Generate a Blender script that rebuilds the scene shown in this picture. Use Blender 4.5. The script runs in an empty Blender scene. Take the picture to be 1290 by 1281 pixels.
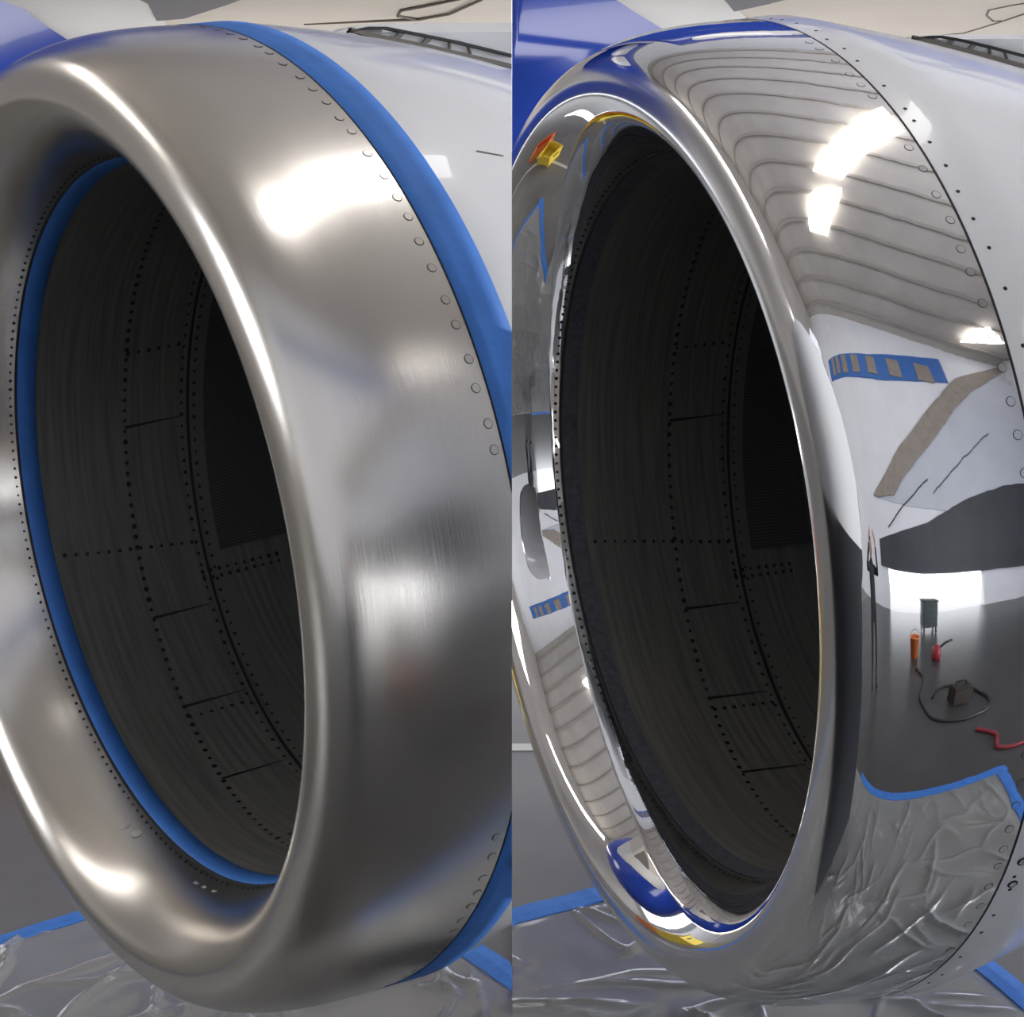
import bpy, bmesh, math, random
import numpy as np
from mathutils import Vector, Matrix
S = bpy.context.scene
C = S.collection
random.seed(7)
PI = math.pi

# ------------------------------------------------------------------ camera
CAM_H = 2.05
FOC_PX, PITCH = 1840.57, 0.212956
cam = bpy.data.cameras.new('camera')
cam.sensor_fit = 'HORIZONTAL'; cam.sensor_width = 36.0
cam.lens = 36.0 * FOC_PX / 1290.0
cam.clip_start = 0.02; cam.clip_end = 500
co = bpy.data.objects.new('camera', cam); C.objects.link(co)
co.location = (0, 0, CAM_H); co.rotation_euler = (PI / 2 - PITCH, 0, 0)
S.camera = co

# ------------------------------------------------------------------ world, exposure
S.view_settings.view_transform = 'Standard'
S.view_settings.look = 'None'
S.view_settings.gamma = 1.0
S.view_settings.use_curve_mapping = False
S.view_settings.exposure = 0.88
S.cycles.caustics_reflective = False
S.cycles.caustics_refractive = False
S.cycles.max_bounces = 8
S.cycles.diffuse_bounces = 4
S.cycles.glossy_bounces = 6
S.cycles.transparent_max_bounces = 12
S.cycles.use_denoising = True
S.cycles.sample_clamp_indirect = 6.0
w = bpy.data.worlds.new('sky'); S.world = w; w.use_nodes = True
w.node_tree.nodes['Background'].inputs[0].default_value = (0.93, 0.95, 1.0, 1)
w.node_tree.nodes['Background'].inputs[1].default_value = 2.0
SKYLIGHT, CLERESTORY, SIDEWIN, FILL_RIGHT = 3.0, 5.5, 4.0, 9.5   # radiance of the lit roof and wall windows, last the added right fill panel

# ------------------------------------------------------------------ materials
def mat(name, col=(.5, .5, .5), rough=.5, metal=0., coat=0., emit=None, spec=.5, noise=None, bump=None):
    m = bpy.data.materials.new(name); m.use_nodes = True
    nt = m.node_tree; N = nt.nodes; L = nt.links
    b = N['Principled BSDF']
    b.inputs['Base Color'].default_value = (*col, 1); b.inputs['Roughness'].default_value = rough
    b.inputs['Metallic'].default_value = metal; b.inputs['Coat Weight'].default_value = coat
    b.inputs['Coat Roughness'].default_value = .03
    b.inputs['Specular IOR Level'].default_value = spec
    if emit:
        b.inputs['Emission Color'].default_value = (*emit[0], 1); b.inputs['Emission Strength'].default_value = emit[1]
    if noise:                                   # (scale, amount) mottling of colour
        tc = N.new('ShaderNodeTexCoord'); n = N.new('ShaderNodeTexNoise'); n.inputs['Scale'].default_value = noise[0]
        n.inputs['Detail'].default_value = 6
        L.new(tc.outputs['Object'], n.inputs['Vector'])
        r = N.new('ShaderNodeValToRGB'); a = noise[1]
        r.color_ramp.elements[0].position = .3; r.color_ramp.elements[1].position = .7
        r.color_ramp.elements[0].color = (*[c * (1 - a) for c in col], 1)
        r.color_ramp.elements[1].color = (*[min(1, c * (1 + a)) for c in col], 1)
        L.new(n.outputs['Fac'], r.inputs['Fac']); L.new(r.outputs['Color'], b.inputs['Base Color'])
    if bump:                                    # (scale, strength, distance)
        tc = N.new('ShaderNodeTexCoord'); n = N.new('ShaderNodeTexNoise'); n.inputs['Scale'].default_value = bump[0]
        L.new(tc.outputs['Object'], n.inputs['Vector'])
        bp = N.new('ShaderNodeBump'); bp.inputs['Strength'].default_value = bump[1]; bp.inputs['Distance'].default_value = bump[2]
        L.new(n.outputs['Fac'], bp.inputs['Height']); L.new(bp.outputs['Normal'], b.inputs['Normal'])
    return m

def uvnoise(nt, sx, sy, scale, detail=4):
    N = nt.nodes; L = nt.links
    uv = N.new('ShaderNodeUVMap'); mp = N.new('ShaderNodeMapping'); mp.inputs['Scale'].default_value = (sx, sy, 1)
    n = N.new('ShaderNodeTexNoise'); n.inputs['Scale'].default_value = scale; n.inputs['Detail'].default_value = detail
    L.new(uv.outputs['UV'], mp.inputs['Vector']); L.new(mp.outputs['Vector'], n.inputs['Vector'])
    return n
def ramp(nt, src, p0, c0, p1, c1):
    r = nt.nodes.new('ShaderNodeValToRGB')
    r.color_ramp.elements[0].position = p0; r.color_ramp.elements[1].position = p1
    r.color_ramp.elements[0].color = (*c0, 1) if len(c0) == 3 else c0
    r.color_ramp.elements[1].color = (*c1, 1) if len(c1) == 3 else c1
    nt.links.new(src, r.inputs['Fac']); return r

def brushed():
    m = mat('brushed_aluminium', (.6, .57, .53), .27, 1.0)
    nt = m.node_tree; b = nt.nodes['Principled BSDF']; L = nt.links
    n1 = uvnoise(nt, 2.5, 60, 9, 5)             # long scratches round the lip
    n2 = uvnoise(nt, 1, .7, 2.2, 5)             # cloudy oxide patches
    r1 = ramp(nt, n1.outputs['Fac'], .25, (.17,) * 3, .8, (.27,) * 3)
    L.new(r1.outputs['Color'], b.inputs['Roughness'])
    r2 = ramp(nt, n2.outputs['Fac'], .3, (.65, .62, .58), .72, (.75, .725, .69))
    L.new(r2.outputs['Color'], b.inputs['Base Color'])
    bp = nt.nodes.new('ShaderNodeBump'); bp.inputs['Strength'].default_value = .09; bp.inputs['Distance'].default_value = .001
    L.new(n1.outputs['Fac'], bp.inputs['Height']); L.new(bp.outputs['Normal'], b.inputs['Normal'])
    return m
def polished():
    m = mat('polished_aluminium', (.80, .80, .81), .02, 1.0)
    nt = m.node_tree; b = nt.nodes['Principled BSDF']; L = nt.links; N = nt.nodes
    uv = N.new('ShaderNodeUVMap'); sx = N.new('ShaderNodeSeparateXYZ'); L.new(uv.outputs['UV'], sx.inputs['Vector'])
    r = N.new('ShaderNodeValToRGB'); cr = r.color_ramp            # a satin band on the leading edge, mirror elsewhere
    cr.elements[0].position = .465; cr.elements[0].color = (.02,) * 3 + (1,)
    cr.elements[1].position = .50; cr.elements[1].color = (.16,) * 3 + (1,)
    e = cr.elements.new(.562); e.color = (.17,) * 3 + (1,)
    e = cr.elements.new(.58); e.color = (.018,) * 3 + (1,)
    L.new(sx.outputs['Y'], r.inputs['Fac']); L.new(r.outputs['Color'], b.inputs['Roughness'])
    n = uvnoise(nt, 7, 3.2, 2.4, 3)
    n2 = uvnoise(nt, 1.5, 60, 8, 4)
    a = N.new('ShaderNodeMath'); a.operation = 'MULTIPLY_ADD'; a.inputs[1].default_value = .012
    L.new(n2.outputs['Fac'], a.inputs[0]); L.new(n.outputs['Fac'], a.inputs[2])
    bp = N.new('ShaderNodeBump'); bp.inputs['Strength'].default_value = .22; bp.inputs['Distance'].default_value = .002
    L.new(a.outputs[0], bp.inputs['Height']); L.new(bp.outputs['Normal'], b.inputs['Normal'])
    return m
def liner():
    m = mat('inlet_liner', (.06, .06, .057), .42, .0, spec=.5)
    nt = m.node_tree; b = nt.nodes['Principled BSDF']; L = nt.links
    n = uvnoise(nt, 5, 30, 3, 6); r = ramp(nt, n.outputs['Fac'], .3, (.088, .087, .082), .75, (.17, .165, .15))
    L.new(r.outputs['Color'], b.inputs['Base Color'])
    return m
def mesh_panel_mat():
    m = mat('perforated_panel', (.03, .03, .032), .55)
    nt = m.node_tree; b = nt.nodes['Principled BSDF']; L = nt.links; N = nt.nodes
    uv = N.new('ShaderNodeUVMap'); mp = N.new('ShaderNodeMapping'); mp.inputs['Scale'].default_value = (520, 95, 1)
    v = N.new('ShaderNodeTexVoronoi'); v.inputs['Randomness'].default_value = 0; v.inputs['Scale'].default_value = 1
    L.new(uv.outputs['UV'], mp.inputs['Vector']); L.new(mp.outputs['Vector'], v.inputs['Vector'])
    r = ramp(nt, v.outputs['Distance'], .25, (.012, .012, .013), .42, (.075, .075, .077))
    L.new(r.outputs['Color'], b.inputs['Base Color'])
    return m
def tape_mat(name, col):
    m = mat(name, col, .55, spec=.3, noise=(26, .10), bump=(180, .25, .001)); return m
def plastic_mat():
    m = bpy.data.materials.new('clear_plastic_film'); m.use_nodes = True
    nt = m.node_tree; N = nt.nodes; L = nt.links; N.clear()
    out = N.new('ShaderNodeOutputMaterial'); tr = N.new('ShaderNodeBsdfTransparent'); tr.inputs[0].default_value = (.93, .94, .94, 1)
    gl = N.new('ShaderNodeBsdfGlossy'); gl.inputs['Roughness'].default_value = .12; gl.inputs['Color'].default_value = (.95, .96, 1, 1)
    df = N.new('ShaderNodeBsdfDiffuse'); df.inputs['Color'].default_value = (.75, .76, .76, 1)
    fr = N.new('ShaderNodeFresnel'); fr.inputs['IOR'].default_value = 1.5
    ml = N.new('ShaderNodeMath'); ml.operation = 'MULTIPLY_ADD'; ml.inputs[1].default_value = .95; ml.inputs[2].default_value = .0; ml.use_clamp = True
    L.new(fr.outputs[0], ml.inputs[0])
    m1 = N.new('ShaderNodeMixShader'); m1.inputs[0].default_value = .30
    L.new(tr.outputs[0], m1.inputs[1]); L.new(df.outputs[0], m1.inputs[2])
    m2 = N.new('ShaderNodeMixShader'); L.new(ml.outputs[0], m2.inputs[0]); L.new(m1.outputs[0], m2.inputs[1]); L.new(gl.outputs[0], m2.inputs[2])
    L.new(m2.outputs[0], out.inputs['Surface'])
    return m

M = dict(
    brushed=brushed(), polished=polished(), liner=liner(), perf=mesh_panel_mat(),
    white=mat('white_gloss_paint', (.86, .87, .895), .28, coat=.6, noise=(6, .02)),
    dark=mat('dark_sealant', (.012, .012, .013), .6),
    hole=mat('dark_fastener', (.015, .015, .016), .5, .3),
    residue=mat('tape_residue', (.075, .073, .092), .5, noise=(60, .3)),
    tape=tape_mat('blue_masking_tape', (.055, .20, .62)),
    rivet_dull=mat('dull_rivet', (.66, .635, .595), .24, 1.0), rivet_bright=mat('bright_rivet', (.76, .76, .77), .05, 1.0),
    ring=mat('rivet_groove', (.16, .155, .15), .6, .5),
    blue=mat('blue_gloss_paint', (.018, .065, .46), .2, coat=.35, noise=(1.2, .12)),
    livery=mat('white_livery_paint', (.85, .86, .88), .25, coat=.8),
    wing=mat('beige_grey_wing_paint', (.70, .65, .59), .55, coat=.0, noise=(1.4, .05)),
    slat=mat('pale_wing_edge', (.85, .85, .84), .45, coat=.0, noise=(2, .03)),  # paler tone along the leading edge
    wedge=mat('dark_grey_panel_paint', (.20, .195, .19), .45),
    seam=mat('panel_seam', (.16, .14, .12), .6),
    film=plastic_mat(),
    concrete=mat('concrete_floor', (.15, .145, .133), .36, spec=.7, noise=(1.6, .16), bump=(60, .15, .002)),
    darkened=mat('darkened_floor', (.06, .06, .06), .36, noise=(1.6, .15)),  # darker floor tone, added to dim the floor mirrored in the lips
    line=mat('pale_floor_paint', (.55, .55, .52), .5),
    fan=mat('fan_metal', (.05, .05, .052), .4, .6),
    divider=mat('charcoal_divider_board', (.025, .027, .032), .5), divider_top=mat('white_divider_board', (.8, .8, .8), .5),
    wall_light=mat('white_wall_cladding', (.80, .81, .83), .6, noise=(.7, .04)),
    wall_dark=mat('dark_wall_cladding', (.045, .05, .057), .6, noise=(.8, .15)),
    wall_mid=mat('grey_blue_cladding', (.56, .59, .63), .55, noise=(.6, .04)),
    band=mat('blue_wall_band', (.05, .16, .46), .5), brown=mat('brown_roof_edge', (.30, .26, .22), .6, noise=(2, .1)),
    roof=mat('grey_brown_roof_sheet', (.47, .435, .395), .6, noise=(.5, .08)),
    purlin=mat('brown_steel_purlin', (.37, .34, .305), .5),
    skylight=mat('lit_roof_light', (.9, .9, .9), .5, emit=((1.0, .97, .93), SKYLIGHT)),
    clerestory=mat('lit_high_window', (.9, .9, .9), .5, emit=((1.0, .95, .88), CLERESTORY)),
    fill_right=mat('added_fill_right', (.9, .9, .9), .5, emit=((.96, .98, 1.0), FILL_RIGHT)),  # glow of the added right fill panel
    fill_far=mat('added_fill_far', (.9, .9, .9), .5, emit=((.96, .98, 1.0), 1.3)),  # glow of the added far fill panel
    sidewin=mat('lit_side_window', (.9, .9, .9), .5, emit=((.95, .97, 1.0), SIDEWIN)),
    cloth=mat('dark_work_clothes', (.018, .019, .024), .8, noise=(9, .2)), skin=mat('skin', (.48, .29, .21), .5),
    hair=mat('dark_brown_hair', (.025, .017, .012), .5), shoe=mat('black_shoes', (.01, .01, .011), .4),
    yellow=mat('yellow_plastic', (.75, .55, .06), .4), mark=mat('pale_scuff', (.55, .54, .52), .6),
    orange=mat('orange_plastic', (.75, .20, .05), .4), red=mat('dark_red_rubber', (.30, .03, .04), .45),
    greenblack=mat('dark_green_enamel', (.02, .035, .03), .4), rubber=mat('black_rubber', (.015, .015, .015), .5),
)

# ------------------------------------------------------------------ object helpers
def setp(o, label=None, cat=None, group=None, kind=None):
    if label: o['label'] = label
    if cat: o['category'] = cat
    if group: o['group'] = group
    if kind: o['kind'] = kind
    return o
def empty(name, loc, label, cat, group=None):
    o = bpy.data.objects.new(name, None); o.empty_display_size = .1; o.location = loc; C.objects.link(o)
    return setp(o, label, cat, group)
def link(name, me, parent=None, smooth=True, mt=None):
    if mt is not None:
        me.materials.clear()
        for k in (mt if isinstance(mt, (list, tuple)) else [mt]): me.materials.append(k)
    if smooth: me.polygons.foreach_set('use_smooth', [True] * len(me.polygons))
    o = bpy.data.objects.new(name, me); C.objects.link(o); o.parent = parent
    return o
def pydata(name, V, F, mt, parent=None, smooth=False, kind=None):
    me = bpy.data.meshes.new(name); me.from_pydata([tuple(map(float, v)) for v in V], [], F); me.update()
    o = link(name, me, parent, smooth, mt)
    if kind: o['kind'] = kind
    return o
def box(name, lo, hi, mt, parent=None, bevel=0, kind=None):
    bm = bmesh.new(); bmesh.ops.create_cube(bm, size=1)
    lo = Vector(lo); hi = Vector(hi)
    for v in bm.verts: v.co = Vector([(lo[i] + hi[i]) / 2 + v.co[i] * (hi[i] - lo[i]) for i in range(3)])
    if bevel: bmesh.ops.bevel(bm, geom=bm.edges[:], offset=bevel, segments=2, affect='EDGES')
    me = bpy.data.meshes.new(name); bm.to_mesh(me); bm.free()
    o = link(name, me, parent, False, mt)
    if kind: o['kind'] = kind
    return o
def prism(name, poly, lo, hi, mt, parent=None, axis=2, kind=None):
    """a polygon given in the two other axes, extruded along axis from lo to hi"""
    n = len(poly); V = []
    for h in (lo, hi):
        for p in poly:
            q = list(p); q.insert(axis, h); V.append(q)
    F = [list(range(n))[::-1], list(range(n, 2 * n))] + [[i, (i + 1) % n, n + (i + 1) % n, n + i] for i in range(n)]
    me = bpy.data.meshes.new(name); me.from_pydata(V, [], F)
    bm = bmesh.new(); bm.from_mesh(me); bmesh.ops.recalc_face_normals(bm, faces=bm.faces[:]); bm.to_mesh(me); bm.free()
    o = link(name, me, parent, False, mt)
    if kind: o['kind'] = kind
    return o
def tube(name, pts, rad, mt, parent=None, seg=8):
    """smooth tube through points"""
    P = [Vector(p) for p in pts]; V = []; F = []
    prev = None
    for i, p in enumerate(P):
        t = (P[min(i + 1, len(P) - 1)] - P[max(i - 1, 0)]).normalized()
        a = Vector((0, 0, 1)) if abs(t.z) < .9 else Vector((1, 0, 0))
        x = t.cross(a).normalized(); y = t.cross(x)
        r = rad[i] if isinstance(rad, (list, tuple)) else rad
        for k in range(seg):
            th = 2 * PI * k / seg; V.append(p + r * (math.cos(th) * x + math.sin(th) * y))
    for i in range(len(P) - 1):
        for k in range(seg):
            F.append([i * seg + k, i * seg + (k + 1) % seg, (i + 1) * seg + (k + 1) % seg, (i + 1) * seg + k])
    F += [list(range(seg))[::-1], [(len(P) - 1) * seg + k for k in range(seg)]]
    return pydata(name, V, F, mt, parent, True)

def cut_bm(bm, side, offset, gap=.0002, cap=False):
    """keep only what stands on this side of the divider (the plane x = 0); offset = world x of the local origin"""
    if side is None: return
    n = Vector((-side, 0, 0))
    g = bm.verts[:] + bm.edges[:] + bm.faces[:]
    r = bmesh.ops.bisect_plane(bm, geom=g, plane_co=Vector((side * gap - offset, 0, 0)), plane_no=n, clear_outer=True, dist=1e-6)
    if cap:
        ed = [e for e in r['geom_cut'] if isinstance(e, bmesh.types.BMEdge)]
        if ed: bmesh.ops.holes_fill(bm, edges=ed, sides=0)

# ------------------------------------------------------------------ the engine inlets (measured surface of revolution)
POSE = {'L': (-0.80721, 2.57346, -0.61864, 0.916396, 0.03405), 'R': (0.17634, 2.79841, -0.63976, 1.267106, 0.052796)}
EL = {'L': (0.89824, -0.00086, 0, 0, 0, 0.00068), 'R': (0.94377, -0.00008, -0.01363, -0.03126, 0.00244, 0.00083)}
COWL = {'L': (-.075, -.2, .05), 'R': (-.15, -.125, 0.0)}
RH, RT, LI, LO = 0.87155, 0.75414, 0.18046, 0.27903     # leading-edge radius, inner seam radius, seam depths
SIDE = {'L': -1, 'R': 1}
SCALE = {'L': 0.60, 'R': 1.15}                          # a small engine near on the left, a large one farther on the right
def sgm(v, lo, hi): return lo + (hi - lo) / (1 + math.exp(-v))
def lip_profile(n):
    t1, t2 = sgm(-0.35929, .9, 1.571), sgm(.97459, .9, 1.571); n1, n2 = sgm(-1.43333, 1.7, 2.6), sgm(2.80942, 1.7, 2.6)
    t = np.linspace(t1, 0, n)
    A = LI / (1 - math.cos(t1) ** (2 / n1)); B = (RH - RT) / math.sin(t1) ** (2 / n1)
    ai = A * (1 - np.abs(np.cos(t)) ** (2 / n1)); ri = RH - B * np.abs(np.sin(t)) ** (2 / n1)
    t = np.linspace(0, t2, n)
    A = LO / (1 - math.cos(t2) ** (2 / n2)); B = (1 - RH) / math.sin(t2) ** (2 / n2)
    ao = A * (1 - np.abs(np.cos(t)) ** (2 / n2)); ro = RH + B * np.abs(np.sin(t)) ** (2 / n2)
    return np.r_[ai, ao[1:]], np.r_[ri, ro[1:]]
class Frame:
    def __init__(s, key):
        p = POSE[key]; s.key = key; s.side = SIDE[key]; yaw, tau = p[3], p[4]
        s.sc = SCALE[key]; s.cutside = -1 if key == 'L' else None; s.c = np.array([p[0], p[1], p[2]]) * s.sc + np.array([0, 0, CAM_H])
        s.d = np.array([math.sin(yaw) * math.cos(tau), math.cos(yaw) * math.cos(tau), math.sin(tau)])
        v = np.cross(s.d, [0, 0, 1]); s.s = v / np.linalg.norm(v); s.u = np.cross(s.s, s.d)
        s.e = EL[key]; s.k = COWL[key][2]
    def pts(s, a, r, th, local=True):
        a = np.asarray(a, float); r = np.asarray(r, float); th = np.asarray(th, float); e = s.e
        m = (1 + e[4] * np.cos(3 * th) + e[5] * np.sin(3 * th)) * r
        P = a[..., None] * (s.d + e[2] * s.u + e[3] * s.s) + (s.k * np.maximum(a - .344, 0))[..., None] * s.u
        P = P + m[..., None] * (np.cos(th)[..., None] * s.s + (e[0] * np.sin(th) + e[1] * np.cos(th))[..., None] * s.u)
        P = P * s.sc
        return P if local else P + s.c
    def cowl_r(s, a):
        a = np.asarray(a, float); c1, c2, k = COWL[s.key]; q = a - .344; qq = np.clip(q, None, .9)
        out = 1.008 + c1 * qq + c2 * qq * qq + np.maximum(q - .9, 0) * (c1 + 1.8 * c2) * .75
        return np.where(a < .344, 1.0 + .008 * (a - LO) / (.344 - LO), out)
    def barrel_r(s, a):
        return np.interp(a, [.18, .222, .26, .32, .4, .5, .6, .7, .8, 1.0, 1.2], [.754, .7485, .7455, .746, .75, .757, .765, .772, .777, .782, .785])
    def normal(s, a, th, rfun, inward):
        h = 1e-3; p = s.pts(a, rfun(a), th)
        n = np.cross(s.pts(a, rfun(a), th + h) - p, s.pts(a + h, rfun(a + h), th) - p); n /= np.linalg.norm(n)
        rad = p - s.pts(a, 0, 0)
        if (n @ rad > 0) == inward: n = -n
        return n
    def surf(s, name, a, r, mt, parent, nth=288, t0=0, t1=2 * PI, cut=True, uv=True, flip=False):
        a = np.asarray(a, float); r = np.asarray(r, float); closed = abs(t1 - t0 - 2 * PI) < 1e-6
        th = np.linspace(t0, t1, nth + 1)
        nn = nth if closed else nth + 1
        G = s.pts(a[:, None], r[:, None] * np.ones((1, nn)), np.ones((len(a), 1)) * th[None, :nn])
        V = G.reshape(-1, 3); F = []
        for i in range(len(a) - 1):
            for j in range(nth):
                q = [i * nn + j, i * nn + (j + 1) % nn, (i + 1) * nn + (j + 1) % nn, (i + 1) * nn + j]
                F.append(q[::-1] if flip else q)
        me = bpy.data.meshes.new(name); me.from_pydata(V.tolist(), [], F)
        arc = np.r_[0, np.cumsum(np.hypot(np.diff(a), np.diff(r)))]
        hi = int(np.argmin(a)) if name == 'lip_skin' else None
        vv = np.where(np.arange(len(a)) <= hi, .5 * arc / arc[hi], .5 + .5 * (arc - arc[hi]) / (arc[-1] - arc[hi])) if hi else arc / arc[-1]
        ul = me.uv_layers.new(name='UVMap'); data = []
        for i in range(len(a) - 1):
            for j in range(nth):
                q = [(th[j], vv[i]), (th[j + 1], vv[i]), (th[j + 1], vv[i + 1]), (th[j], vv[i + 1])]
                for (x, y) in (q[::-1] if flip else q): data += [x / (2 * PI), y]
        ul.data.foreach_set('uv', data)
        if cut:
            bm = bmesh.new(); bm.from_mesh(me); cut_bm(bm, s.cutside, s.c[0]); bm.to_mesh(me); bm.free()
        return link(name, me, parent, True, mt)
    def ok(s, P, m=.006): return s.key == 'R' or (P[0] + s.c[0]) * s.side > m

def rivet_mesh(name, rad, mats, groove=.3, h=.00035):
    V = [(0, 0, h)]; F = []; n = 14
    for rr, z in ((rad * (1 - groove), h), (rad * (1 - groove * .8), -.0002), (rad * .97, -.0002 + .0003), (rad, 0)):
        for k in range(n): V.append((rr * math.cos(2 * PI * k / n), rr * math.sin(2 * PI * k / n), z))
    mi = []
    for k in range(n): F.append((0, 1 + k, 1 + (k + 1) % n)); mi.append(0)
    for q in range(3):
        for k in range(n):
            F.append((1 + q * n + k, 1 + (q + 1) * n + k, 1 + (q + 1) * n + (k + 1) % n, 1 + q * n + (k + 1) % n)); mi.append(1)
    me = bpy.data.meshes.new(name); me.from_pydata(V, [], F)
    for m in mats: me.materials.append(m)
    me.polygons.foreach_set('material_index', mi); me.polygons.foreach_set('use_smooth', [False] * len(F))
    return me
def stick(name, me, p, n, parent):
    o = bpy.data.objects.new(name, me); C.objects.link(o); o.parent = parent
    z = Vector(n); x = z.orthogonal().normalized(); y = z.cross(x)
    m = Matrix((x, y, z)).transposed().to_4x4(); m.translation = Vector(p); o.matrix_basis = m
    return o

RIV = {'L': rivet_mesh('flush_rivet_dull', .0074 * SCALE['L'], (M['rivet_dull'], M['ring']), .14), 'R': rivet_mesh('flush_rivet_bright', .0074 * SCALE['R'], (M['rivet_bright'], M['ring']), .14)}
LATCH = rivet_mesh('dark_latch_bolt', .0085 * SCALE['R'], (M['rivet_bright'], M['hole']), .35, .0012)
SCREW = rivet_mesh('dark_screw', .0032 * SCALE['R'], (M['hole'], M['hole']), .2, .0004)

def dots(name, fr, parent, coords, rfun, inward, rad, mt):
    """small fasteners too fine to pick apart, one joined mesh"""
    V = []; F = []
    for (a, th) in coords:
        p = fr.pts(a, rfun(a), th)
        if not fr.ok(p): continue
        n = Vector(fr.normal(a, th, rfun, inward)); x = n.orthogonal().normalized(); y = n.cross(x); b = len(V); P = Vector(p)
        q = rad * fr.sc * random.uniform(.75, 1.15)
        V.append(P + n * .0014)
        for k in range(8): V.append(P + n * .0006 + q * (math.cos(k * PI / 4) * x + math.sin(k * PI / 4) * y))
        F += [(b, b + 1 + k, b + 1 + (k + 1) % 8) for k in range(8)]
    o = pydata(name, V, F, mt, parent, False, 'stuff')
    return o

def engine(key):
    fr = Frame(key); left = key == 'L'
    root = empty('jet_engine', fr.c, 'dull grey brushed jet engine inlet edged with blue masking tape, before polishing' if left else
                 'mirror polished chrome jet engine inlet with bare white cowl, after polishing', 'jet engine')
    a, r = lip_profile(56)
    lip = fr.surf('lip_skin', a, r, M['brushed' if left else 'polished'], root, 384)
    lip['label'] = 'dull brushed aluminium lip skin' if left else 'mirror polished aluminium lip skin'
    # painted outer cowl
    ac = np.r_[LO + .0012, .30, .344, .4, .5, .6, .7, .8, .9, 1.0, 1.1, 1.25, 1.45, 1.7, 2.0, 2.3]
    rc = fr.cowl_r(ac); rc[0] -= .001
    cw = fr.surf('cowl', ac, rc, M['white'], root, 288); cw['label'] = 'glossy white painted cowl'
    fr.surf('exhaust_nozzle', [2.3, 2.31, 2.30, 2.1], [rc[-1], rc[-1] - .02, rc[-1] - .05, rc[-1] - .08], M['fan'], root, 96)
    fr.surf('seam', [LO - .0022, LO - .0005, LO + .0012, LO + .0024], [.9999, 1.0006, 1.0006, 1.0001], M['dark'], root, 288)['label'] = 'black sealant seam around the lip'
    # inlet barrel, deep seam, fan
    ab = np.r_[np.linspace(LI, .5, 14), np.linspace(.53, 1.2, 16)]
    fr.surf('inlet_barrel', ab, fr.barrel_r(ab), M['liner'], root, 240, flip=True)['label'] = 'dark riveted inlet barrel'
    fr.surf('inner_seam', [LI - .004, LI - .002, LI + .002, LI + .004], [.7553, .7535, .7528, .7527], M['dark'], root, 288)
    def ringA(c0, amp, th): return c0 + amp * np.cos(th - math.radians(160))
    th = np.linspace(0, 2 * PI, 241)[:-1]
    def band(name, c0, amp, wd, mt, lift):
        V = []; F = []; n = len(th)
        for k, off in enumerate((-wd / 2, wd / 2)):
            aa = ringA(c0, amp, th) + off
            V += fr.pts(aa, fr.barrel_r(aa) - lift, th).tolist()
        F = [(j, (j + 1) % n, n + (j + 1) % n, n + j) for j in range(n)]
        me = bpy.data.meshes.new(name); me.from_pydata(V, [], F)
        bm = bmesh.new(); bm.from_mesh(me); cut_bm(bm, fr.cutside, fr.c[0]); bm.to_mesh(me); bm.free()
        return link(name, me, root, True, mt)
    S2, R1 = (.549, .372) if left else (.598, .410)
    A2, A1 = (.057, .066) if left else (.054, .070)
    band('liner_joint', S2, A2, .0075, M['dark'], .0012)
    band('liner_strip', S2 + .035, A2, .045, M['liner'], .0006)
    D = math.radians
    def br(a_): return fr.barrel_r(a_)
    co_ = []
    for dg in np.arange(0, 360, 2.15): co_.append((float(ringA(R1, A1, D(dg))), D(dg)))
    dots('rivet_row', fr, root, co_, br, True, .0058, M['hole'])
    co_ = []
    for dg in np.arange(0, 360, 2.4):
        co_.append((float(ringA(S2 - .017, A2, D(dg))), D(dg))); co_.append((float(ringA(S2 + .017, A2, D(dg + 1.1))), D(dg + 1.1)))
    dots('rivet_row', fr, root, co_, br, True, .0046, M['hole'])
    co_ = []
    for base in (198.6, 236.9, 275, 160, 122, 84, 46, 8, 315):       # lengthwise rows
        a0 = .245 if base == 198.6 else float(ringA(R1, A1, D(base))) + .004
        for a_ in np.arange(a0, float(ringA(S2, A2, D(base))) - .02, .0265): co_.append((float(a_), D(base + (a_ - .25) * 9 * (base == 198.6))))
    for base in (207.9, 209.4):
        for a_ in np.arange(S2 + .02, .80, .0235): co_.append((float(a_), D(base)))
    dots('rivet_row', fr, root, co_, br, True, .0052, M['hole'])
    # short dark splice lines between the rivet row and the joint
    for base in (214.6, 234.3, 253, 175.5):
        a0, a1 = float(ringA(R1, A1, D(base))), float(ringA(S2 - .02, A2, D(base)))
        V = []
        for k in range(7):
            aa = a0 + (a1 - a0) * k / 6; wd = .0042 * (1 - .75 * k / 6)
            for sg in (-1, 1): V.append(fr.pts(aa, br(aa) - .0012, D(base) + sg * wd / .75))
        pydata('splice_line', V, [(2 * k, 2 * k + 1, 2 * k + 3, 2 * k + 2) for k in range(6)], M['dark'], root, True)
    # perforated acoustic panel in the depth of the barrel
    ps = D(204.3 if left else 204.2); pe = D(120)
    aa = np.linspace(0, 1, 12); V = []; F = []; nt_ = 40; tt = np.linspace(pe, ps, nt_)
    for x in aa:
        a0 = ringA(S2 + .022, A2, tt) + .02; av = a0 + (.86 - a0) * x
        V += fr.pts(av, br(av) - .004, tt).tolist()
    F = [(i * nt_ + j, i * nt_ + j + 1, (i + 1) * nt_ + j + 1, (i + 1) * nt_ + j) for i in range(11) for j in range(nt_ - 1)]
    me = bpy.data.meshes.new('acoustic_panel'); me.from_pydata(V, [], F)
    ul = me.uv_layers.new(name='UVMap'); d_ = []
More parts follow.
